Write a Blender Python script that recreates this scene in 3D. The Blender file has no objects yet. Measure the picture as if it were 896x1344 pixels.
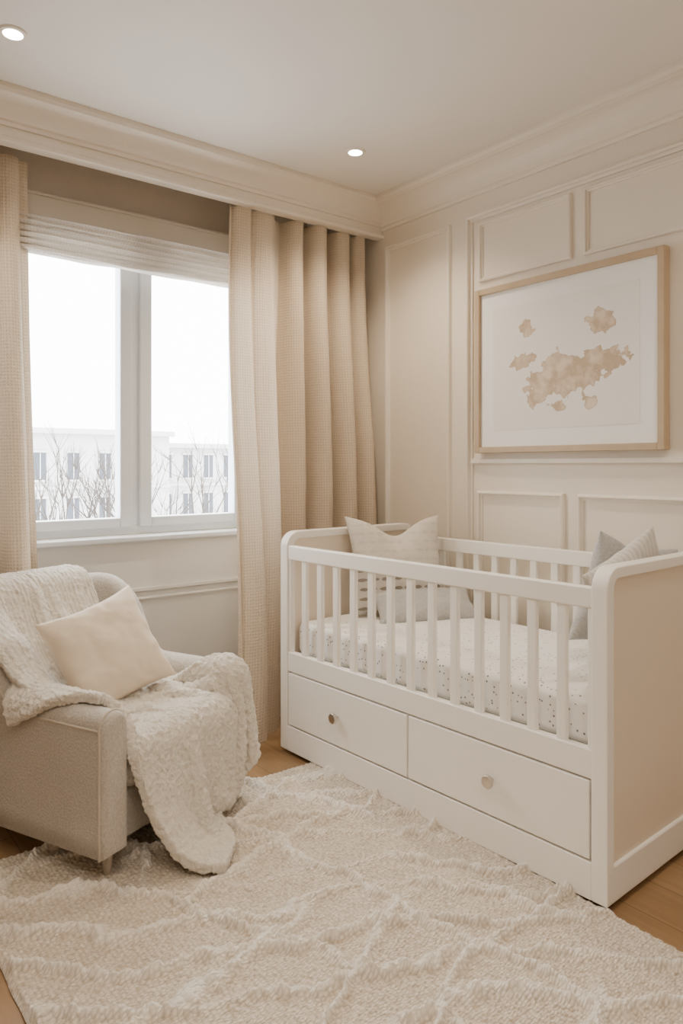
import bpy, bmesh, math, random
import numpy as np
from mathutils import Vector, Matrix
random.seed(3); np.random.seed(3)
S = bpy.context.scene
COL = S.collection
def lin(c):
    return tuple(((x/255)/12.92 if x/255 <= .04045 else ((x/255+.055)/1.055)**2.4) for x in c)+(1,)
# ---------------------------------------------------------------- noise
def vnoise(x, y, seed=0):
    xi = np.floor(x); yi = np.floor(y); fx = x-xi; fy = y-yi
    fx = fx*fx*(3-2*fx); fy = fy*fy*(3-2*fy)
    def h(a, b):
        s = np.sin(a*127.1+b*311.7+seed*74.7)*43758.5453
        return s-np.floor(s)
    return (h(xi, yi)*(1-fx)+h(xi+1, yi)*fx)*(1-fy)+(h(xi, yi+1)*(1-fx)+h(xi+1, yi+1)*fx)*fy
def fbm(x, y, seed=0, o=3):
    r = 0; a = .5; t = 0
    for k in range(o):
        r = r+a*vnoise(x*2**k, y*2**k, seed+k); t += a; a *= .5
    return r/t-.5
def sstep(a, b, x):
    t = np.clip((x-a)/(b-a), 0, 1); return t*t*(3-2*t)
# ---------------------------------------------------------------- materials
class NT:
    def __init__(s, name):
        s.m = bpy.data.materials.new(name); s.m.use_nodes = True
        s.t = s.m.node_tree; s.n = s.t.nodes; s.l = s.t.links
        s.b = s.n['Principled BSDF']; s.out = s.n['Material Output']
    def math(s, op, a, b=None, c=None):
        n = s.n.new('ShaderNodeMath'); n.operation = op
        for i, v in enumerate((a, b, c)):
            if v is None: continue
            if isinstance(v, (int, float)): n.inputs[i].default_value = v
            else: s.l.new(v, n.inputs[i])
        return n.outputs[0]
    def mix(s, f, a, b):
        n = s.n.new('ShaderNodeMix'); n.data_type = 'RGBA'
        for i, v in ((0, f), (6, a), (7, b)):
            if isinstance(v, (int, float, tuple)): n.inputs[i].default_value = v
            else: s.l.new(v, n.inputs[i])
        return n.outputs[2]
    def co(s, which='Object', scale=None):
        tc = s.n.new('ShaderNodeTexCoord')
        if scale is None: return tc.outputs[which]
        mp = s.n.new('ShaderNodeMapping'); mp.inputs['Scale'].default_value = scale
        s.l.new(tc.outputs[which], mp.inputs[0]); return mp.outputs[0]
    def noise(s, vec, scale, detail=3):
        n = s.n.new('ShaderNodeTexNoise'); n.inputs['Scale'].default_value = scale
        n.inputs['Detail'].default_value = detail; s.l.new(vec, n.inputs['Vector']); return n.outputs[0]
    def bump(s, h, strength, dist=.01, prev=None):
        n = s.n.new('ShaderNodeBump'); n.inputs['Strength'].default_value = strength
        n.inputs['Distance'].default_value = dist; s.l.new(h, n.inputs['Height'])
        if prev: s.l.new(prev, n.inputs['Normal'])
        s.l.new(n.outputs[0], s.b.inputs['Normal']); return n.outputs[0]
    def base(s, v):
        if isinstance(v, tuple): s.b.inputs['Base Color'].default_value = v
        else: s.l.new(v, s.b.inputs['Base Color'])
    def rough(s, v): s.b.inputs['Roughness'].default_value = v
def paint(name, c, rough=.55, var=.03, bump=.03):
    m = NT(name); v = m.co()
    n = m.noise(v, 3.0); c1 = tuple(x*(1-var) for x in c[:3])+(1,)
    m.base(m.mix(n, c1, c)); m.rough(rough)
    m.bump(m.noise(v, 220, 2), bump, .002); return m.m
def fabric(name, c, c2=None, scale=260, bump=.35, rough=.9, mott=8):
    m = NT(name); v = m.co()
    n = m.noise(v, scale, 2); n2 = m.noise(v, mott, 3)
    c2 = c2 or tuple(x*.8 for x in c[:3])+(1,)
    f = m.math('ADD', m.math('MULTIPLY', n, .8), m.math('MULTIPLY', n2, .25))
    m.base(m.mix(f, c2, c)); m.rough(rough)
    m.b.inputs['Sheen Weight'].default_value = .25
    m.bump(n, bump, .004); return m
def weave(m, cell, uvn='UV'):
    uv = m.co(uvn); sx = m.n.new('ShaderNodeSeparateXYZ'); m.l.new(uv, sx.inputs[0])
    k = 2*math.pi/cell
    a = m.math('SINE', m.math('MULTIPLY', sx.outputs[0], k))
    b = m.math('SINE', m.math('MULTIPLY', sx.outputs[1], k))
    return m.math('MULTIPLY_ADD', m.math('MAXIMUM', a, b), .5, .5), sx
WALL = paint('wall_paint', lin((237, 227, 211)), .5)
TRIM = paint('trim_paint', lin((241, 232, 218)), .42, .01)
WALLW = paint('window_wall_paint', lin((233, 231, 226)), .5)
CEIL = paint('ceiling_paint', lin((239, 233, 224)), .7, .01, .01)
CRIB = paint('crib_lacquer', lin((248, 243, 234)), .32, .01, .01)
CRIB_SHADED = paint('crib_lacquer_shaded', lin((236, 222, 202)), .38, .01, .01)  # same lacquer, shade on the end infills painted in as beige
PVC = paint('window_frame_pvc', lin((224, 229, 235)), .3, .01, .0)
def metal():
    m = NT('brushed_nickel'); m.base(lin((212, 204, 194))); m.b.inputs['Metallic'].default_value = 1; m.rough(.28); return m.m
METAL = metal()
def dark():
    m = NT('toe_kick_shadow'); m.base(lin((70, 55, 42))); m.rough(.6); return m.m
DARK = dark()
def emit(name, c, s):
    m = NT(name); e = m.n.new('ShaderNodeEmission'); e.inputs[0].default_value = c; e.inputs[1].default_value = s
    m.l.new(e.outputs[0], m.out.inputs[0]); return m.m
# curtain
def curtain_mat(name, c, c2, tr=.22):
    m = NT(name); w, sx = weave(m, .0135)
    nz = m.noise(m.co('UV'), 130, 2)
    f = m.math('MULTIPLY_ADD', nz, .62, m.math('MULTIPLY', w, .38))
    colr = m.mix(f, c2, c); m.base(colr); m.rough(.9)
    m.b.inputs['Sheen Weight'].default_value = .2
    bn = m.bump(m.math('MULTIPLY_ADD', nz, .5, m.math('MULTIPLY', w, .5)), .65, .005)
    t = m.n.new('ShaderNodeBsdfTranslucent'); m.l.new(colr, t.inputs[0])
    mx = m.n.new('ShaderNodeMixShader'); mx.inputs[0].default_value = tr
    m.l.new(m.b.outputs[0], mx.inputs[1]); m.l.new(t.outputs[0], mx.inputs[2]); m.l.new(mx.outputs[0], m.out.inputs[0])
    return m.m
CURT = curtain_mat('linen_curtain', lin((236, 221, 199)), lin((190, 169, 142)), .14)
BLIND = curtain_mat('roman_blind_linen', lin((222, 213, 200)), lin((184, 173, 158)), .18)
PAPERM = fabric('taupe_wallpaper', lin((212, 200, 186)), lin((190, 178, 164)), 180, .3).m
# floor wood
def wood(name, ca, cb, gap=True):
    m = NT(name); v = m.co('Object', (1, 1, 1))
    mp = m.n.new('ShaderNodeMapping'); mp.inputs['Rotation'].default_value = (0, 0, math.pi/2)
    m.l.new(v, mp.inputs[0])
    br = m.n.new('ShaderNodeTexBrick'); m.l.new(mp.outputs[0], br.inputs['Vector'])
    br.inputs['Scale'].default_value = 1; br.inputs['Brick Width'].default_value = 1.3; br.inputs['Row Height'].default_value = .16
    br.inputs['Mortar Size'].default_value = .0015; br.inputs['Color1'].default_value = ca; br.inputs['Color2'].default_value = cb
    br.inputs['Mortar'].default_value = tuple(x*.35 for x in cb[:3])+(1,)
    g = m.n.new('ShaderNodeMapping'); g.inputs['Scale'].default_value = (30, 1.6, 30); m.l.new(v, g.inputs[0])
    n = m.noise(g.outputs[0], 2.2, 6)
    c = m.mix(m.math('MULTIPLY', n, .8), br.outputs[0], tuple(x*.5 for x in cb[:3])+(1,))
    m.base(c); m.rough(.36); m.bump(n, .08, .003); return m.m
FLOOR = wood('oak_planks', lin((180, 145, 106)), lin((160, 126, 88)))
def woodframe():
    m = NT('oak_frame'); v = m.co('Object', (20, 3, 3)); n = m.noise(v, 3, 5)
    m.base(m.mix(n, lin((178, 154, 122)), lin((202, 180, 150)))); m.rough(.45); return m.m
OAKF = woodframe()
# ---------------------------------------------------------------- mesh helpers
def link(o, parent=None):
    COL.objects.link(o)
    if parent: o.parent = parent
    return o
def empty(name, loc=(0, 0, 0), rz=0):
    e = bpy.data.objects.new(name, None); e.location = loc; e.rotation_euler = (0, 0, rz); e.empty_display_size = .1
    COL.objects.link(e); return e
def mesh(name, v, f, mat, parent=None, smooth=False, bevel=0, seg=3):
    me = bpy.data.meshes.new(name); me.from_pydata([tuple(map(float, p)) for p in v], [], f)
    me.materials.append(mat)
    bm = bmesh.new(); bm.from_mesh(me); bmesh.ops.recalc_face_normals(bm, faces=bm.faces); bm.to_mesh(me); bm.free()
    if smooth: me.polygons.foreach_set('use_smooth', [True]*len(me.polygons))
    o = bpy.data.objects.new(name, me); link(o, parent)
    if bevel:
        b = o.modifiers.new('b', 'BEVEL'); b.width = bevel; b.segments = seg; b.limit_method = 'ANGLE'
        me.polygons.foreach_set('use_smooth', [True]*len(me.polygons))
        w = o.modifiers.new('w', 'WEIGHTED_NORMAL')
    return o
def boxes(name, bs, mat, parent=None, bevel=0, seg=3):
    v = []; f = []
    for (x0, x1, y0, y1, z0, z1) in bs:
        n = len(v)
        v += [(x0, y0, z0), (x1, y0, z0), (x1, y1, z0), (x0, y1, z0), (x0, y0, z1), (x1, y0, z1), (x1, y1, z1), (x0, y1, z1)]
        f += [[n+i for i in q] for q in ((0, 3, 2, 1), (4, 5, 6, 7), (0, 1, 5, 4), (1, 2, 6, 5), (2, 3, 7, 6), (3, 0, 4, 7))]
    return mesh(name, v, f, mat, parent, bevel=bevel, seg=seg)
def grid(name, P, UV, mat, parent=None, smooth=True, closed=False):
    ny, nx, _ = P.shape
    me = bpy.data.meshes.new(name)
    idx = np.arange(ny*nx).reshape(ny, nx)
    F = np.stack([idx[:-1, :-1], idx[:-1, 1:], idx[1:, 1:], idx[1:, :-1]], -1).reshape(-1, 4)
    me.vertices.add(ny*nx); me.vertices.foreach_set('co', P.astype(np.float32).ravel())
    me.loops.add(F.size); me.loops.foreach_set('vertex_index', F.ravel().astype(np.int32))
    me.polygons.add(len(F)); me.polygons.foreach_set('loop_start', np.arange(0, F.size, 4, dtype=np.int32))
    me.update(calc_edges=True)
    uv = me.uv_layers.new(name='UVMap'); uv.data.foreach_set('uv', UV.reshape(-1, 2)[F.ravel()].astype(np.float32).ravel())
    me.polygons.foreach_set('use_smooth', [smooth]*len(F)); me.materials.append(mat); me.validate()
    o = bpy.data.objects.new(name, me); return link(o, parent)
def prism(name, prof, axis, a, b, mat, parent=None, smooth=False):
    """extrude a closed 2D profile along axis 'x' (prof=(y,z)) or 'y' (prof=(x,z))"""
    n = len(prof); v = []
    for t in (a, b):
        for p in prof: v.append((t, p[0], p[1]) if axis == 'x' else (p[0], t, p[1]))
    f = [[i, (i+1) % n, n+(i+1) % n, n+i] for i in range(n)]+[list(range(n)), list(range(2*n-1, n-1, -1))]
    return mesh(name, v, f, mat, parent, smooth=smooth)
def lathe(name, prof, mat, parent=None, n=32, axis='z', loc=(0, 0, 0)):
    v = []; f = []
    for (r, h) in prof:
        for k in range(n):
            a = 2*math.pi*k/n; x, y = r*math.cos(a), r*math.sin(a)
            v.append((x, y, h) if axis == 'z' else (h, x, y))
    for i in range(len(prof)-1):
        for k in range(n): f.append([i*n+k, i*n+(k+1) % n, (i+1)*n+(k+1) % n, (i+1)*n+k])
    f.append(list(range(n))); f.append(list(range((len(prof)-1)*n, len(prof)*n)))
    o = mesh(name, v, f, mat, parent, smooth=True); o.location = loc
    o.modifiers.new('e', 'EDGE_SPLIT').split_angle = math.radians(50); return o
def tube(name, pts, r, mat, parent=None, cyclic=False):
    c = bpy.data.curves.new(name, 'CURVE'); c.dimensions = '3D'; c.bevel_depth = r; c.bevel_resolution = 3
    s = c.splines.new('POLY'); s.points.add(len(pts)-1); s.use_cyclic_u = cyclic
    for i, p in enumerate(pts): s.points[i].co = (*p, 1)
    c.materials.append(mat); o = bpy.data.objects.new(name, c); return link(o, parent)

# ================================================================= ROOM
XR, YW, ZC = 2.66, 3.22, 2.69
XL, YF = -1.3, -1.6
YS = 3.0   # soffit front face
WX0, WX1, WZ0, WZ1 = .74, 2.0, .93, 2.39
boxes('floor', [(XL-.1, XR+.1, YF-.1, YW+.1, -.08, 0)], FLOOR)
boxes('ceiling', [(XL-.1, XR+.1, YF-.1, YW+.25, ZC, ZC+.08)], CEIL)
boxes('wall_right', [(XR, XR+.1, YF-.1, YW+.25, 0, ZC)], WALL)
boxes('wall_left', [(XL-.1, XL, YF-.1, YW+.25, 0, ZC)], WALL)
boxes('wall_front', [(XL, XR, YF-.1, YF, 0, ZC)], WALL)
boxes('wall_back', [(XL, WX0, YW, YW+.22, 0, ZC), (WX1, XR, YW, YW+.22, 0, ZC), (WX0, WX1, YW, YW+.22, 0, WZ0), (WX0, WX1, YW, YW+.22, WZ1, ZC)], WALLW)
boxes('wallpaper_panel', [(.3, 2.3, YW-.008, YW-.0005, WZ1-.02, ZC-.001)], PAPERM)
# soffit + crowns
boxes('trim_soffit', [(XL, XR, YS, YS+.045, 2.505, ZC-.001)], TRIM)
def crown(drop, proj, n=8):
    p = [(0, -drop), (.012, -drop), (.014, -drop+.014), (.026, -drop+.018)]
    for i in range(n+1):
        a = math.pi/2*i/n
        p.append((.026+(proj-.05)*(1-math.cos(a)), -drop+.024+(drop-.06)*math.sin(a)))
    p += [(proj-.02, -.034), (proj-.006, -.030), (proj-.002, -.02), (proj, -.016), (proj, 0), (0, 0)]
    return p
c1 = [(XR-d, ZC+z) for d, z in crown(.145, .13)]
prism('trim_crown_right', c1, 'y', YF, YS, TRIM)
c2 = [(YS-d, ZC+z) for d, z in crown(.125, .095)]
prism('trim_crown_window', c2, 'x', XL, XR, TRIM)
prism('trim_soffit_bead', [(YS, 2.505), (YS-.012, 2.508), (YS-.014, 2.522), (YS, 2.53)], 'x', XL, XR, TRIM)
prism('trim_crown_left', [(XL+d, ZC+z) for d, z in crown(.145, .13)], 'y', YF, YS, TRIM)
boxes('baseboard_right', [(XR-.018, XR, YF, YW, 0, .12)], TRIM, bevel=.004)
boxes('baseboard_back', [(XL, XR-.02, YW-.018, YW, 0, .12)], WALLW, bevel=.004)
boxes('baseboard_left', [(XL, XL+.018, YF, YW-.02, 0, .12)], TRIM, bevel=.004)
def bead_rect(name, a0, a1, z0, z1, wall, w=.024, d=.016):
    prof = [(0, 0), (.08, .8), (.4, 1), (.58, .9), (.64, .4), (1, .3), (1, 0)]
    v = []; f = []
    m = len(prof)
    for (ca, cz, sa, sz) in ((a0, z0, 1, 1), (a1, z0, -1, 1), (a1, z1, -1, -1), (a0, z1, 1, -1)):
        for (u, h) in prof:
            A = ca+sa*u*w; Z = cz+sz*u*w; D = h*d
            v.append((XR-D, A, Z) if wall == 'R' else (A, YW-D, Z))
    for k in range(4):
        k2 = (k+1) % 4
        for i in range(m-1): f.append([k*m+i, k*m+i+1, k2*m+i+1, k2*m+i])
    return mesh(name, v, f, TRIM if wall == 'R' else WALLW)
bead_rect('trim_panel_1', 2.485, 2.965, .18, 2.45, 'R', .026, .022)
bead_rect('trim_panel_2', -.9, 2.375, .14, 2.455, 'R', .032, .030)
bead_rect('trim_panel_3', 1.795, 2.30, 2.125, 2.405, 'R', .02, .018)
bead_rect('trim_panel_4', .45, 1.735, 2.125, 2.405, 'R', .02, .018)
bead_rect('trim_panel_5', -.85, .39, 2.125, 2.405, 'R', .02, .018)
bead_rect('trim_panel_6', 1.83, 2.31, .2, 1.135, 'R', .026, .02)
bead_rect('trim_panel_7', .45, 1.765, .2, 1.135, 'R', .026, .02)
bead_rect('trim_panel_8', -.85, .39, .2, 1.135, 'R', .026, .02)
boxes('trim_chair_rail_right', [(XR-.020, XR, -.87, 2.345, 1.262, 1.285)], TRIM, bevel=.004)
boxes('trim_chair_rail_back', [(XL, XR-.02, YW-.016, YW, .668, .688)], WALLW, bevel=.004)
bead_rect('trim_panel_9', 1.12, 1.95, .2, .645, 'W', .024, .012)
bead_rect('trim_panel_10', .2, 1.06, .2, .645, 'W', .024, .012)
# ================================================================= WINDOW
win = empty('window_1', (0, 0, 0))
fy0, fy1 = 3.285, 3.35
boxes('frame', [(WX0, WX0+.07, fy0, fy1, WZ0, WZ1), (WX1-.07, WX1, fy0, fy1, WZ0, WZ1), (WX0+.07, WX1-.07, fy0, fy1, WZ0, WZ0+.04), (WX0+.07, WX1-.07, fy0, fy1, WZ1-.06, WZ1),
                (1.332, 1.376, fy0, fy1, WZ0+.04, WZ1-.06)], PVC, win, .004)
def sash(n, x0, x1):
    z0, z1 = WZ0+.035, WZ1-.06; w = .060
    boxes(n, [(x0, x0+w, fy0-.014, fy1-.01, z0, z1), (x1-w, x1, fy0-.014, fy1-.01, z0, z1), (x0+w, x1-w, fy0-.014, fy1-.01, z0, z0+w-.015), (x0+w, x1-w, fy0-.014, fy1-.01, z1-w, z1)], PVC, win, .006)
sash('sash_1', WX0+.06, 1.336); sash('sash_2', 1.372, WX1-.06)
gm = NT('window_glass'); tr = gm.n.new('ShaderNodeBsdfTransparent'); gl = gm.n.new('ShaderNodeBsdfGlossy'); gl.inputs['Roughness'].default_value = .02
mx = gm.n.new('ShaderNodeMixShader'); mx.inputs[0].default_value = .04
gm.l.new(tr.outputs[0], mx.inputs[1]); gm.l.new(gl.outputs[0], mx.inputs[2]); gm.l.new(mx.outputs[0], gm.out.inputs[0])
mesh('glass', [(WX0+.1, 3.32, WZ0+.06), (WX1-.1, 3.32, WZ0+.06), (WX1-.1, 3.32, WZ1-.1), (WX0+.1, 3.32, WZ1-.1)], [[0, 1, 2, 3]], gm.m, win)
boxes('sill', [(WX0-.04, WX1+.04, YW-.035, fy0+.01, WZ0-.028, WZ0-.001)], PVC, win, .008)
# ================================================================= ROMAN BLIND
bl = empty('roman_blind')
boxes('head_band', [(.70, 1.92, 3.165, 3.205, 2.30, 2.392)], BLIND, bl, .006)
boxes('head_trim', [(.70, 1.92, 3.158, 3.208, 2.385, 2.40)], BLIND, bl, .004)
prof = []
nf = 6
for k in range(nf):
    for i in range(12):
        t = i/12; z = 2.305-(k+t)*.026
        prof.append((3.172-.034*math.sin(math.pi*t)**.6-.003*k+.012*t, z-.010*math.sin(math.pi*t)))
prof.append((3.19, 2.305-nf*.026))
xs = np.linspace(.70, 1.92, 90)
P = np.zeros((len(prof), 90, 3)); UV = np.zeros((len(prof), 90, 2))
for j, (y, z) in enumerate(prof):
    n = fbm(xs*4, np.full_like(xs, j*.25), 5)
    P[j, :, 0] = xs; P[j, :, 1] = y+n*.014; P[j, :, 2] = z+n*.018-.01*np.sin((xs-.7)/1.3*math.pi)*j/len(prof)
    UV[j, :, 0] = xs; UV[j, :, 1] = j*.004
grid('folds', P, UV, BLIND, bl)
# ================================================================= CURTAINS
def curtain(name, xt0, xt1, xb0, xb1, nf, seed, lead=0, dy=0, am=1):
    nx, nz = 600, 110
    s = np.linspace(0, 1, nx)[None, :]; t = np.linspace(0, 1, nz)[:, None]
    z = 2.503*(1-t)+.012*t+s*0
    ph = 2*math.pi*nf*(s+.36/nf*2*fbm(s*nf*.8, t*.45, seed, 2))
    w = t**1.2
    x = (xt0*(1-w)+xb0*w)*(1-s)+(xt1*(1-w)+xb1*w)*s
    amp = am*(.052+.040*sstep(0, .6, t))*(1+.9*fbm(s*nf*.55+3, t*1.2, seed+9, 2))
    if lead: amp = amp*(.22+.78*sstep(.14, .34, s))
    sn = np.sin(ph)
    y = 3.09-.05*sstep(.0, .8, t)+dy+amp*np.sign(sn)*np.abs(sn)**.7+.012*fbm(s*30, t*3, seed+4)+.010*fbm(s*5, t*7, seed+6)
    x = x+.026*np.cos(ph)*(.6+.6*t)*am
    if lead:
        y = y-lead*(1-sstep(.12, .42, s))*(.15+.85*sstep(.1, 1, t))
        lim = np.where(x < 1.96, 3.15, 3.195)
    else: lim = 3.15
    y = np.minimum(y, lim)
    P = np.stack([x+0*z, y+0*z, z], -1)
    d = np.sqrt(np.sum(np.diff(P, axis=1)**2, -1)); arc = np.concatenate([np.zeros((nz, 1)), np.cumsum(d, 1)], 1)
    UV = np.stack([np.repeat(arc[nz//2][None], nz, 0), z], -1)
    return grid(name, P, UV, CURT)
curtain('window_curtain', 1.71, 2.61, 1.575, 2.62, 6.2, 11, .26)
curtain('window_curtain', .12, .84, .10, .90, 5.5, 31, 0, .05, .5)
# ================================================================= RUG
rx0, rx1, ry0, ry1 = .45, 1.835, .15, 2.46
dx = .0036
xs = np.arange(rx0, rx1, dx); ys = np.arange(ry0, ry1, dx)
X, Y = np.meshgrid(xs, ys)
wx = X+.30*fbm(X*2.2, Y*2.2, 2)+.06*fbm(X*12, Y*12, 52); wy = Y+.30*fbm(X*2.2, Y*2.2, 7)+.06*fbm(X*12, Y*12, 57)
def ridge(a, per, off, w):
    q = (a/per+off); q = q-np.floor(q); dd = np.abs(q-.5)*per
    return np.exp(-(dd/w)**2)
def fam(ang, per, off, w):
    a_ = math.radians(ang); return ridge(wx*math.cos(a_)+wy*math.sin(a_), per, off, w)
mod = .35+.65*sstep(.2, .55, vnoise(X*5, Y*5, 3))
mod2 = sstep(.3, .55, vnoise(X*4+9, Y*4, 4))
mod3 = sstep(.35, .6, vnoise(X*4+19, Y*4, 6))
R = np.maximum(np.maximum(fam(60, .165, .2, .014)*mod, fam(105, .27, .6, .015)*mod2), fam(12, .30, .1, .014)*mod3)
fuzz = fbm(X*70, Y*70, 12, 2); fz2 = fbm(X*28, Y*28, 15, 2)
row = np.sin(2*math.pi*(Y+.004*fz2)/.017)*np.sin(2*math.pi*(X+.006*fz2)/.022+math.pi*np.floor(Y/.017))
Z = .017+.022*R*(1+.9*fuzz+.9*fz2)+.003*fuzz+.0022*row*(1-R)+.009*fbm(X*5, Y*5, 22)
ed = np.minimum(np.minimum(X-rx0, rx1-dx-X), np.minimum(Y-ry0, ry1-dx-Y))
Z = np.maximum(Z, .006)*sstep(-.004, .014, ed)+.001
Z = np.where(X > 1.775+(Y-2.66)*-.0437, np.minimum(Z, .017), Z)
Xe = X+.006*fbm(Y*12, X*0, 41)*(ed < .02); Ye = Y+.008*fbm(X*12, Y*0, 42)*(ed < .02)
m = NT('cream_wool_rug'); v = m.co('Object')
vo = m.n.new('ShaderNodeTexVoronoi'); mp = m.n.new('ShaderNodeMapping'); mp.inputs['Scale'].default_value = (78, 128, 40)
m.l.new(v, mp.inputs[0]); m.l.new(mp.outputs[0], vo.inputs['Vector']); vo.inputs['Scale'].default_value = 1; vo.inputs['Randomness'].default_value = .5
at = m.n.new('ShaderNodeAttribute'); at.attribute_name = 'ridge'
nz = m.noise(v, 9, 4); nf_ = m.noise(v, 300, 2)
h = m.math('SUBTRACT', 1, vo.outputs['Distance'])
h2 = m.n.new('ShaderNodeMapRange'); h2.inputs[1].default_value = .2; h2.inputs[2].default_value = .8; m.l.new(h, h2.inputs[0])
cbase = m.mix(h2.outputs[0], lin((176, 156, 130)), lin((240, 228, 210)))  # crevices between loops coloured darker, shade painted into the wool
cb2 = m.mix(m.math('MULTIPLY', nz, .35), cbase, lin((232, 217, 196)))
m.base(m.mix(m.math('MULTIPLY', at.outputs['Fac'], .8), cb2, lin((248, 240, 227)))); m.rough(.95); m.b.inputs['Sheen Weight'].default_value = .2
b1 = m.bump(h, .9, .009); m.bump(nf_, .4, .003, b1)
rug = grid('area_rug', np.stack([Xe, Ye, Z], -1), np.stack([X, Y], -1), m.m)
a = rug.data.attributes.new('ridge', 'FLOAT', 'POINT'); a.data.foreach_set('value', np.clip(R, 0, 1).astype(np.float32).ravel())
# ================================================================= CRIB
L, W = 1.54, .80
crib = empty('baby_crib', (1.825, 1.12, 0), math.radians(2.5))
def outline(x0, x1, z0, z1, r, n=8):
    p = [(x0, z0), (x1, z0)]
    for i in range(n+1):
        a = math.pi/2*i/n; p.append((x1-r+r*math.cos(a), z1-r+r*math.sin(a)))
    for i in range(n+1):
        a = math.pi/2+math.pi/2*i/n; p.append((x0+r+r*math.cos(a), z1-r+r*math.sin(a)))
    return p
def end(name, y0, y1):
    o = outline(0, W, .02, .965, .065); i_ = outline(.038, W-.038, .125, .932, .03)
    n = len(o); v = []
    for y in (y0, y1):
        v += [(p[0], y, p[1]) for p in o]+[(p[0], y, p[1]) for p in i_]
    f = []
    for k in range(n):
        k2 = (k+1) % n
        f += [[k, k2, n+k2, n+k], [2*n+k, 2*n+k2, 3*n+k2, 3*n+k], [k, k2, 2*n+k2, 2*n+k], [n+k, n+k2, 3*n+k2, 3*n+k]]
    mesh(name, v, f, CRIB, crib, bevel=.004)
    q = outline(.02, W-.02, .06, .945, .045)
    prism(name+'_infill', q, 'y', y0+.010, y1-.010, CRIB_SHADED, crib)
end('end_panel_1', 0, .05); end('end_panel_2', L-.05, L)
boxes('top_rails', [(.004, .036, .05, L-.05, .845, .906), (W-.036, W-.004, .05, L-.05, .845, .906)], CRIB, crib, .006)
boxes('lower_rails', [(.004, .036, .05, L-.05, .362, .445), (W-.036, W-.004, .05, L-.05, .10, .445)], CRIB, crib, .004)
sl = []
ns = 13
for k in range(ns):
    y = .05+(L-.1)*(k+1)/(ns+1)
    for x in (.011, W-.029):
        sl.append((x, x+.018, y-.0165, y+.0165, .44, .85))
for x in (.008, W-.032):
    for y in (.05, L-.066): sl.append((x, x+.024, y, y+.016, .44, .85))
boxes('slats', sl, CRIB, crib, .004)
boxes('carcass', [(.02, W-.02, .05, L-.05, .11, .36)], CRIB, crib)
boxes('mattress_base', [(.036, W-.036, .05, L-.05, .40, .43)], CRIB, crib)
boxes('drawer_1', [(.001, .022, .057, L/2-.0035, .134, .356)], CRIB, crib, .003)
boxes('drawer_2', [(.001, .022, L/2+.0035, L-.057, .134, .356)], CRIB, crib, .003)
boxes('plinth', [(0, W-.02, .05, L-.05, .02, .127)], CRIB, crib, .003)
boxes('toe_kick', [(.03, W-.05, .03, L-.05, 0, .02)], DARK, crib)  # dark colour paints in the shadow under the plinth
kp = [(.006, .004), (.006, -.012), (.010, -.016), (.019, -.018), (.021, -.021), (.021, -.028), (.019, -.031), (.0, -.033)]
kp = [(max(r, .0005), h) for r, h in kp]
lathe('knob_1', kp, METAL, crib, axis='x', loc=(0, L*.25+.01, .25)); lathe('knob_2', kp, METAL, crib, axis='x', loc=(0, L*.75, .25))
# mattress
m = NT('dotted_sheet'); v = m.co(); vo = m.n.new('ShaderNodeTexVoronoi'); vo.inputs['Scale'].default_value = 52; vo.inputs['Randomness'].default_value = .75
m.l.new(v, vo.inputs['Vector']); d = m.math('LESS_THAN', vo.outputs['Distance'], .18)
m.base(m.mix(d, lin((246, 243, 238)), lin((130, 126, 126)))); m.rough(.85); m.bump(m.noise(v, 14, 3), .35, .02)
ma = boxes('mattress', [(.048, W-.048, .056, L-.056, .43, .572)], m.m, crib, .03, 5)
# ================================================================= PILLOWS
def pillow(name, w, h, t, mat, loc, lean, yaw, roll=0, chop=0, seed=1, parent=None, pinch=.10, piping=None):
    n = 46
    u, v = np.meshgrid(np.linspace(-1, 1, n), np.linspace(-1, 1, n))
    def side(s):
        th = ((1-u**2)*(1-v**2)).clip(0)**.42
        x = w/2*u*(1-pinch*(1-v**2)**1.0*np.abs(u)**2)
        y = h/2*v*(1-pinch*(1-u**2)**1.0*np.abs(v)**2)
        y = y-chop*np.exp(-(u/.42)**2)*sstep(-.3, 1, v)
        z = s*(t/2*th*(1-.35*(chop > 0)*np.exp(-(u/.3)**2)*sstep(-.2, 1, v))+.07*t*th*fbm(u*2.5+s, v*2.5, seed)*2)
        rad = np.maximum(np.abs(u), np.abs(v))
        z = z+s*th*.045*t*np.sin(np.arctan2(v, u)*13+9*fbm(u*2, v*2, seed+3))*sstep(.62, 1.0, rad)
        return np.stack([x, y, z], -1)
    A = side(1).reshape(-1, 3); B = side(-1).reshape(-1, 3)
    idx = np.arange(n*n).reshape(n, n)
    F = np.stack([idx[:-1, :-1], idx[:-1, 1:], idx[1:, 1:], idx[1:, :-1]], -1).reshape(-1, 4)
    me = bpy.data.meshes.new(name)
    me.from_pydata(np.concatenate([A, B]).tolist(), [], F.tolist()+(F[:, ::-1]+n*n).tolist())
    bm = bmesh.new(); bm.from_mesh(me); bmesh.ops.remove_doubles(bm, verts=bm.verts, dist=.0006)
    bm.transform(Matrix.Rotation(roll, 4, 'Z')); bm.to_mesh(me); bm.free()
    me.polygons.foreach_set('use_smooth', [True]*len(me.polygons)); me.materials.append(mat)
    o = bpy.data.objects.new(name, me); link(o, parent); o.location = loc; o.rotation_euler = (lean, 0, yaw)
    s = o.modifiers.new('s', 'SUBSURF'); s.levels = 1; s.render_levels = 1
    return o
R_ = math.radians
PIL1 = fabric('cream_cotton', lin((238, 223, 201)), lin((226, 209, 185)), 300, .12).m
m = fabric('patterned_linen', lin((234, 227, 215)), lin((206, 196, 182)), 200, .5)
sx = m.n.new('ShaderNodeSeparateXYZ'); m.l.new(m.co(), sx.inputs[0])
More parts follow.
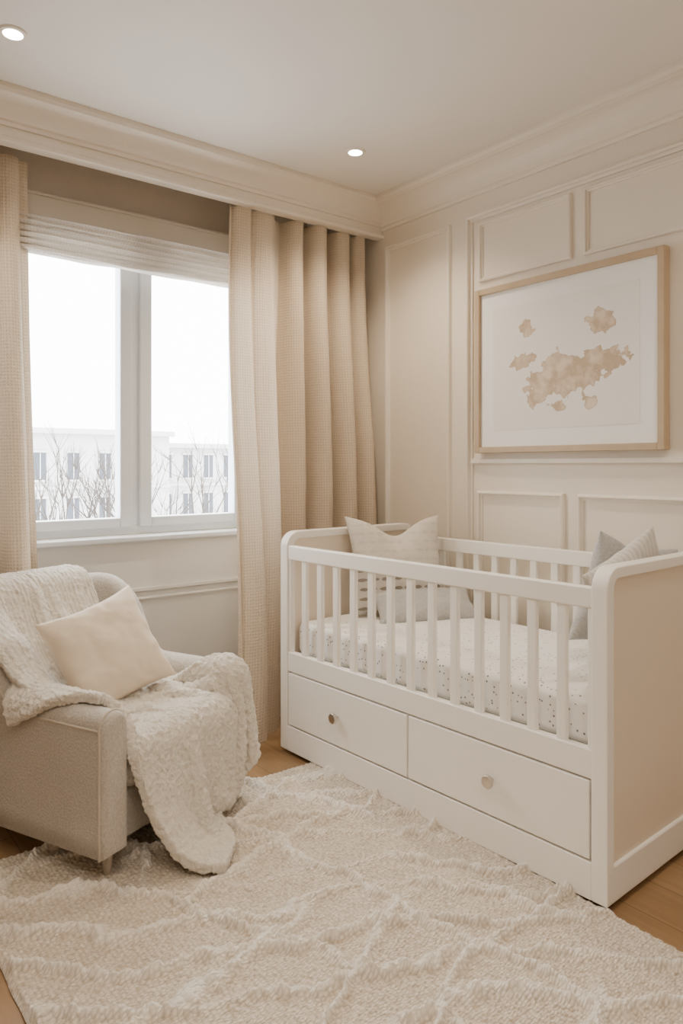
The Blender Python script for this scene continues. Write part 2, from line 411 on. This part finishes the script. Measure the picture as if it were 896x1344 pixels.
wv = m.math('SINE', m.math('MULTIPLY', sx.outputs[1], 150)); band = m.math('LESS_THAN', sx.outputs[1], -.03)
old = m.b.inputs['Base Color'].links[0].from_socket
wx_ = m.math('SINE', m.math('MULTIPLY', m.math('ADD', sx.outputs[0], m.math('MULTIPLY', m.noise(m.co(), 12, 2), .08)), 120))
lines = m.math('GREATER_THAN', m.math('ADD', wv, m.math('MULTIPLY', wx_, .35)), .72)
c = m.mix(band, m.mix(m.math('MULTIPLY', lines, .22), old, lin((170, 160, 146))), m.mix(lines, lin((198, 191, 180)), lin((136, 126, 114)))); m.base(c); PIL2 = m.m
PIL3 = fabric('grey_knit', lin((206, 204, 200)), lin((160, 157, 154)), 120, .7).m
m = fabric('striped_grey_linen', lin((226, 220, 210)), lin((192, 184, 174)), 240, .35)
sx = m.n.new('ShaderNodeSeparateXYZ'); m.l.new(m.co(), sx.inputs[0])
st = m.math('GREATER_THAN', m.math('SINE', m.math('MULTIPLY', sx.outputs[0], 320)), .4)
old = m.b.inputs['Base Color'].links[0].from_socket
m.base(m.mix(m.math('MULTIPLY', st, .35), old, lin((160, 156, 152)))); PIL4 = m.m
def cribw(x, y, z):
    a = R_(2.5); return (1.825+x*math.cos(a)-y*math.sin(a), 1.12+x*math.sin(a)+y*math.cos(a), z)
pillow('throw_pillow', .48, .46, .15, PIL2, cribw(.51, 1.33, .80), R_(76), R_(-22), 0, .07, 4, pinch=.13)
pillow('lumbar_pillow', .50, .20, .12, PIL3, cribw(.54, 1.18, .62), R_(35), R_(-22), 0, 0, 5)
pillow('throw_pillow', .38, .40, .11, PIL4, cribw(.37, .135, .805), R_(96), R_(-4), R_(22), .0, 6)
pillow('throw_pillow', .42, .40, .12, PIL3, cribw(.57, .25, .80), R_(100), R_(-12), R_(-12), .03, 8)
# ================================================================= FRAMED ART
art = empty('framed_artwork')
ay0, ay1, az0, az1 = 1.372, 2.298, 1.312, 2.078; fw = .028
fx0, fx1 = XR-.045, XR-.002
boxes('frame', [(fx0, fx1, ay0, ay0+fw, az0, az1), (fx0, fx1, ay1-fw, ay1, az0, az1), (fx0, fx1, ay0+fw, ay1-fw, az0, az0+fw), (fx0, fx1, ay0+fw, ay1-fw, az1-fw, az1)], OAKF, art, .003)
matm = NT('passepartout'); matm.base(lin((248, 246, 242))); matm.rough(.6)
boxes('mat_board', [(XR-.03, XR-.02, ay0+fw, ay1-fw, az0+fw, az1-fw)], matm.m, art)
m = NT('watercolour_print'); v = m.co(); sx = m.n.new('ShaderNodeSeparateXYZ'); m.l.new(v, sx.inputs[0])
n1 = m.math('SUBTRACT', m.noise(v, 24, 10), .5); n2 = m.math('SUBTRACT', m.noise(v, 8, 2), .5)
blobs = [(1.77, 1.655, .16, .055), (1.90, 1.61, .10, .058), (1.65, 1.685, .11, .040), (1.84, 1.68, .07, .055), (1.80, 1.615, .13, .058),
         (2.01, 1.86, .045, .03), (1.635, 1.84, .062, .048), (2.035, 1.72, .06, .03), (1.95, 1.56, .055, .05), (1.69, 1.514, .035, .03), (1.84, 1.505, .03, .022)]
tot = None
for i, (cy, cz, ry, rz) in enumerate(blobs):
    a_ = m.math('DIVIDE', m.math('SUBTRACT', sx.outputs[1], cy), ry); b_ = m.math('DIVIDE', m.math('SUBTRACT', sx.outputs[2], cz), rz)
    d_ = m.math('SQRT', m.math('ADD', m.math('MULTIPLY', a_, a_), m.math('MULTIPLY', b_, b_)))
    tot = d_ if tot is None else m.math('MINIMUM', tot, d_)
dd = m.math('ADD', tot, m.math('ADD', m.math('MULTIPLY', n1, 2.6), m.math('MULTIPLY', n2, .3)))
rmp = m.n.new('ShaderNodeMapRange'); rmp.inputs['From Min'].default_value = 1.05; rmp.inputs['From Max'].default_value = 1.0; m.l.new(dd, rmp.inputs[0])
rim = m.n.new('ShaderNodeMapRange'); rim.inputs['From Min'].default_value = .75; rim.inputs['From Max'].default_value = 1.02; m.l.new(dd, rim.inputs[0])
nn = m.n.new('ShaderNodeMapRange'); nn.inputs[1].default_value = .38; nn.inputs[2].default_value = .62; m.l.new(m.noise(v, 20, 6), nn.inputs[0])
ton = m.mix(nn.outputs[0], lin((226, 208, 182)), lin((190, 164, 130)))
ton = m.mix(m.math('MULTIPLY', rim.outputs[0], .5), ton, lin((176, 147, 112)))
m.base(m.mix(m.math('MULTIPLY', rmp.outputs[0], .9), lin((243, 239, 233)), ton)); m.rough(.7)
boxes('print_sheet', [(XR-.0315, XR-.0295, 1.475, 2.195, 1.415, 1.975)], m.m, art)
# ================================================================= ARMCHAIR
TH = R_(23.6); CC = (.925, 2.57, 0)
CF = fabric('greige_tweed', lin((216, 208, 196)), lin((146, 136, 124)), 140, .8).m
chair = empty('armchair', CC, TH)
hw, yf, yb, rc, half = .30, -.37, .31, .16, .05
path = []
for i in range(14): path.append((-hw, yf+(yb-rc-yf)*i/14, -1, 0))
for i in range(12):
    a = math.pi-math.pi/2*i/12; path.append((-hw+rc+rc*math.cos(a), yb-rc+rc*math.sin(a), math.cos(a), math.sin(a)))
for i in range(13): path.append((-hw+rc+(2*hw-2*rc)*i/12, yb, 0, 1))
for i in range(1, 12):
    a = math.pi/2-math.pi/2*i/12; path.append((hw-rc+rc*math.cos(a), yb-rc+rc*math.sin(a), math.cos(a), math.sin(a)))
for i in range(15): path.append((hw, yb-rc-(yb-rc-yf)*i/14, 1, 0))
def hgt(y): return .525+.285*float(sstep(-.02, .27, y))
def ring(px, py, nx, ny, sh=0.0):
    h = hgt(py)-sh; hf = half-sh; zb = .10+sh; pts = []
    lean = .16*float(sstep(.0, .3, py)); out = .0
    def add(o, z):
        k = lean*max(0, z-.35)
        pts.append((px+nx*(o+k), py+ny*(o+k), z))
    for z in np.linspace(zb, h-hf, 7): add(hf, float(z))
    for i in range(1, 10):
        a = math.pi*i/10; add(hf*math.cos(a), h-hf+hf*math.sin(a))
    for z in np.linspace(h-hf, zb, 7): add(-hf, float(z))
    return pts
rings = []
p0 = path[0]; p1 = path[-1]
for k in range(5, 0, -1):
    a = math.pi/2*k/5; rings.append(ring(p0[0], yf-.025*math.sin(a), -1, 0, .025*(1-math.cos(a))))
main0 = len(rings)
for p in path: rings.append(ring(*p))
main1 = len(rings)-1
for k in range(1, 6):
    a = math.pi/2*k/5; rings.append(ring(p1[0], yf-.025*math.sin(a), 1, 0, .025*(1-math.cos(a))))
n = len(rings[0]); V = [p for r in rings for p in r]; Fc = []
for i in range(len(rings)-1):
    for k in range(n): Fc.append([i*n+k, i*n+(k+1) % n, (i+1)*n+(k+1) % n, (i+1)*n+k])
Fc.append(list(range(n))); Fc.append(list(range((len(rings)-1)*n, len(rings)*n)))
mesh('shell', V, Fc, CF, chair, smooth=True)
boxes('seat_base', [(-.262, .262, -.355, .28, .105, .262)], CF, chair, .015)
cu = boxes('seat_cushion', [(-.252, .252, -.395, .265, .262, .40)], CF, chair, .045, 6)
PIPE = fabric('piping_fabric', lin((200, 188, 171)), None, 200, .3).m
for nm, ri in (('piping_1', main0), ('piping_2', main1)):
    tube(nm, rings[ri], .0045, PIPE, chair, True)
tube('piping_3', [rings[i][6] for i in range(main0, main1+1)], .004, PIPE, chair)
tube('piping_4', [(-.25, -.395, .385), (.25, -.395, .385)], .004, PIPE, chair)
for i, (x, y, zz) in enumerate(((-.28, -.33, .022), (.28, -.33, .022), (-.26, .28, 0), (.26, .28, 0))):
    lathe('leg_%d' % (i+1), [(.012, zz), (.020, .108)], METAL, chair, 16, loc=(x, y, 0))
# ---- cloth (position based)
def drape(P, rx, ry, boxc, steps=240, iters=12, thick=.016, floor=.046, fric=.55, seed=0):
    ny, nx, _ = P.shape; p = P.copy(); v = np.zeros_like(p); dt = 1/70.
    def sol(a, b, rest, k):
        d = b-a; l = np.sqrt((d*d).sum(-1, keepdims=True))+1e-9
        c = d*(k*.5*(l-rest)/l); a += c; b -= c
    dg = math.hypot(rx, ry)
    for st in range(steps):
        v[..., 2] -= 9.8*dt
        q = p+v*dt; con = np.zeros((ny, nx), bool); top = np.zeros((ny, nx), bool)
        for it in range(iters):
            for k in (0, 1):
                m_ = (nx-k)//2; sol(q[:, k:k+2*m_:2], q[:, k+1:k+2*m_:2], rx, 1)
                m_ = (ny-k)//2; sol(q[k:k+2*m_:2], q[k+1:k+2*m_:2], ry, 1)
                sol(q[k:-1:2, :-1], q[k+1::2, 1:][:q[k:-1:2].shape[0]], dg, .5); sol(q[k:-1:2, 1:], q[k+1::2, :-1][:q[k:-1:2].shape[0]], dg, .5)
            if it % 3 == 0:
                for k in range(4):
                    a = q[:, k::4]; b = q[:, k+3::4]; w_ = min(a.shape[1], b.shape[1]); sol(a[:, :w_], b[:, :w_], 3*rx, .25)
                    a = q[k::4]; b = q[k+3::4]; w_ = min(a.shape[0], b.shape[0]); sol(a[:w_], b[:w_], 3*ry, .25)
            for (c, h, r) in boxc:
                rel = q-c; s = np.sign(rel); s[s == 0] = 1; qq = np.abs(rel)-h
                mp_ = np.maximum(qq, 0); lo = np.sqrt((mp_*mp_).sum(-1)); mi = qq.max(-1)
                sd = np.where(mi > 0, lo, mi)-r-thick; hit = sd < 0
                if hit.any():
                    g = np.where((mi > 0)[..., None], mp_/(lo[..., None]+1e-9), (qq == mi[..., None]).astype(float))*s
                    q[hit] -= (sd[..., None]*g)[hit]; con |= hit; top |= hit & (g[..., 2] > .6)
            lowf = q[..., 2] < floor; q[..., 2] = np.maximum(q[..., 2], floor); con |= lowf; top |= lowf
            q[top, 0] = p[top, 0]+(q[top, 0]-p[top, 0])*.55; q[top, 1] = p[top, 1]+(q[top, 1]-p[top, 1])*.55
        q[top, :2] = p[top, :2]+(q[top, :2]-p[top, :2])*.12
        v = (q-p)/dt*.985; v[con] *= (1-fric)
        sp = np.sqrt((v*v).sum(-1, keepdims=True)); v *= np.minimum(1, 2.5/(sp+1e-9)); p = q
    return p
def bx(x0, x1, y0, y1, z0, z1, r=.03):
    c = np.array([(x0+x1)/2, (y0+y1)/2, (z0+z1)/2]); h = np.array([(x1-x0)/2-r, (y1-y0)/2-r, (z1-z0)/2-r]); return (c, h, r)
BX = [bx(-.25, .25, -.40, .27, -.2, .405, .04), bx(-.35, -.25, -.395, .36, -.2, .525, .045), bx(.25, .35, -.395, .36, -.2, .525, .045),
      bx(-.35, -.23, .08, .38, -.2, .66, .05), bx(.23, .35, .08, .38, -.2, .66, .05), bx(-.35, .35, .275, .43, -.2, .815, .05)]
def sheet(W_, L_, c, phi, z, dx=.0125, comp=.9, seed=0, amp=.07, f=(9, 4)):
    nx = int(W_/dx)+1; ny = int(L_/dx)+1
    u, v = np.meshgrid(np.linspace(-W_/2, W_/2, nx), np.linspace(-L_/2, L_/2, ny))
    rx, ry = W_/(nx-1), L_/(ny-1)
    uu = u*comp*(1+.10*fbm(v*5, v*0, seed+20)*2); vv = v*.93*(1+.08*fbm(u*5, u*0, seed+30)*2)
    x = c[0]+uu*math.cos(phi)-vv*math.sin(phi); y = c[1]+uu*math.sin(phi)+vv*math.cos(phi)
    zz = z+amp*fbm(u*f[0], v*f[1], seed)
    return np.stack([x, y, zz], -1), rx, ry, np.stack([u, v], -1)
def throwmat(name, c, c2, rib, ra):
    m = NT(name); uv = m.co('UV'); sx = m.n.new('ShaderNodeSeparateXYZ'); m.l.new(uv, sx.inputs[0])
    nz = m.noise(uv, 45, 4); nn = m.noise(m.co(), 420, 3); n3 = m.noise(m.co(), 130, 4)
    w = m.math('SINE', m.math('MULTIPLY_ADD', sx.outputs[0], rib, m.math('MULTIPLY', nz, 5.0)))
    h = m.math('ADD', m.math('MULTIPLY', w, ra), m.math('ADD', nz, m.math('MULTIPLY', n3, .8)))
    f = m.n.new('ShaderNodeMapRange'); f.inputs[1].default_value = .5; f.inputs[2].default_value = 1.25; m.l.new(h, f.inputs[0])
    m.base(m.mix(f.outputs[0], c2, c)); m.rough(.95); m.b.inputs['Sheen Weight'].default_value = .5
    b = m.bump(h, .7, .014); m.bump(nn, .7, .006, b); return m.m
THW = throwmat('sherpa_cream_throw', lin((251, 243, 229)), lin((232, 219, 200)), 300, .03)
THW2 = throwmat('ribbed_cream_throw', lin((251, 244, 231)), lin((229, 217, 199)), 330, .15)
tex = bpy.data.textures.new('fluff', 'CLOUDS'); tex.noise_scale = .015; tex.noise_depth = 3
def throw(name, args, mat, disp=.012, **kw):
    P, rx, ry, UV = sheet(*args[0], **args[1]); Q = drape(P, rx, ry, BX, **kw)
    o = grid(name, Q, UV, mat); o.location = CC; o.rotation_euler = (0, 0, TH)
    s = o.modifiers.new('sm', 'SMOOTH'); s.iterations = 3; s.factor = .5
    s = o.modifiers.new('so', 'SOLIDIFY'); s.thickness = .034; s.offset = 0
    s = o.modifiers.new('su', 'SUBSURF'); s.levels = 2; s.render_levels = 2
    s = o.modifiers.new('di', 'DISPLACE'); s.texture = tex; s.strength = disp; s.mid_level = .5; s.texture_coords = 'LOCAL'
    return o
throw('throw_blanket', ((.78, .92, (.015, -.29), R_(23), .56), dict(seed=5, comp=.70, amp=.24, f=(7, 2.2))), THW, .018, thick=.02)
throw('throw_blanket', ((.66, 1.0, (-.08, .20), R_(6), .90), dict(seed=8, comp=.78, amp=.12, f=(8, 2.5))), THW2, .013, fric=.7, thick=.02)
def chw(x, y, z):
    return (CC[0]+x*math.cos(TH)-y*math.sin(TH), CC[1]+x*math.sin(TH)+y*math.cos(TH), z)
pillow('throw_pillow', .385, .385, .17, PIL1, chw(-.015, -.06, .60), R_(62), TH-R_(20), R_(16), 0, 14, pinch=.12)
# ================================================================= DOWNLIGHTS
def downlight(x, y, power, col=(1, .89, .75)):
    e = empty('recessed_downlight', (x, y, ZC))
    lathe('trim_ring', [(.030, -.001), (.032, -.006), (.044, -.006), (.048, -.001), (.048, .0)], TRIM, e, 40)
    mesh('lens', [(.031*math.cos(i*math.pi/16), .031*math.sin(i*math.pi/16), -.0065) for i in range(32)], [list(range(32))], LENS, e)
    l = bpy.data.lights.new('downlight_lamp', 'SPOT'); l.energy = power; l.spot_size = R_(125); l.spot_blend = .9; l.shadow_soft_size = .04; l.color = col
    o = bpy.data.objects.new('downlight_lamp', l); link(o, e); o.location = (0, 0, -.03)
LENS = emit('lamp_lens', (1, .92, .8, 1), 30)
downlight(.634, 2.563, 40, (1, .85, .67)); downlight(2.102, 2.56, 58, (1, .83, .63))
for (x, y) in ((.634, .75), (2.102, .75), (-.5, .75), (.634, -.8)):
    downlight(x, y, 36)
cl = empty('added_fill_lamp', (.3, -.3, ZC))  # unseen lamp added behind the camera as room fill
lathe('diffuser', [(.30, -.001), (.30, -.05), (.27, -.07), (.001, -.075)], emit('fill_lamp_glow', (1, .94, .87, 1), 14), cl, 48)
lathe('rim', [(.305, 0), (.315, -.002), (.315, -.03), (.302, -.03)], METAL, cl, 48)
# ================================================================= OUTSIDE
fac = paint('pale_facade', lin((186, 184, 181)), .8); roofm = paint('facade_glass', lin((62, 68, 76)), .4)
snow = paint('snowy_street', lin((225, 226, 228)), .8)
def building(name, x0, x1, y, z1, pitch, off):
    e = empty(name)
    boxes('facade', [(x0, x1, y, y+10, -12, z1), (x0-.2, x1+.2, y-.5, y, z1-.35, z1)], fac, e)
    ws = []; fr = []; x = x0+off
    while x < x1-1.4:
        for zc in (1.35, -1.6, -4.6, -7.6):
            ws.append((x, x+.75, y-.06, y-.01, zc-.95, zc+.75))
            fr += [(x-.12, x+.87, y-.18, y-.07, zc-1.1, zc-.98), (x-.12, x+.87, y-.18, y-.07, zc+.78, zc+.92), (x+.35, x+.41, y-.10, y-.07, zc-.95, zc+.75)]
        x += pitch
    boxes('window_panes', ws, roofm, e); boxes('window_trims', fr, fac, e)
    boxes('ledge', [(x0, x1, y-.25, y, -.25, -.05), (x0, x1, y-.25, y, -3.2, -3.0)], fac, e)
building('apartment_building', 2, 22.3, 48, 3.7, 2.1, .6)
building('apartment_building', 22.6, 60, 51, 3.0, 1.75, .5)
boxes('street_ground', [(-60, 100, 6, 120, -12.2, -12)], snow)
bark = paint('tree_bark', lin((70, 62, 56)), .9)
def tree(x, y, z0, hgt_, seed):
    rnd = random.Random(seed); c = bpy.data.curves.new('bare_tree', 'CURVE'); c.dimensions = '3D'; c.bevel_depth = 1; c.bevel_resolution = 1
    def br(p, d, l, r, dep):
        n = 5; s = c.splines.new('POLY'); s.points.add(n-1); q = Vector(p); dr = Vector(d)
        for i in range(n):
            s.points[i].co = (*q, 1); s.points[i].radius = r*(1-.6*i/(n-1))
            if i < n-1:
                q = q+dr*l/(n-1); dr = (dr+Vector((rnd.uniform(-.18, .18), rnd.uniform(-.18, .18), rnd.uniform(-.02, .12)))).normalized()
        if dep > 0:
            for k in range(4): br(tuple(q) if k < 3 else tuple((q+Vector(p))/2), (dr+Vector((rnd.uniform(-.75, .75), rnd.uniform(-.75, .75), rnd.uniform(-.1, .4)))).normalized(), l*rnd.uniform(.5, .7), r*.5, dep-1)
    br((x, y, z0), (0, 0, 1), hgt_*.5, .18, 4)
    c.materials.append(bark); link(bpy.data.objects.new('bare_tree', c))
tree(7.2, 22, -12, 12.4, 1); tree(9.3, 24, -12, 11.6, 2); tree(11.5, 23, -12, 12.6, 5); tree(5.2, 21, -12, 12.0, 7)
# ================================================================= WORLD / PORTAL
w = bpy.data.worlds.new('World'); S.world = w; w.use_nodes = True
bg = w.node_tree.nodes['Background']; bg.inputs[0].default_value = (.95, .975, 1, 1); bg.inputs[1].default_value = 15.5
pl = bpy.data.lights.new('window_portal', 'AREA'); pl.shape = 'RECTANGLE'; pl.size = 1.26; pl.size_y = 1.46; pl.cycles.is_portal = True
po = bpy.data.objects.new('window_portal', pl); COL.objects.link(po); po.location = (1.37, 3.40, 1.66); po.rotation_euler = (-math.pi/2, 0, 0)
# ================================================================= CAMERA
cam = bpy.data.cameras.new('camera'); co = bpy.data.objects.new('camera', cam); COL.objects.link(co)
co.location = (0, 0, 1.25); co.rotation_euler = (math.pi/2, 0, -math.radians(38.3))
cam.sensor_width = 36; cam.lens = 950/1344*36; cam.shift_y = -60/1344; cam.clip_start = .05; cam.clip_end = 500
S.camera = co
print('DONE')
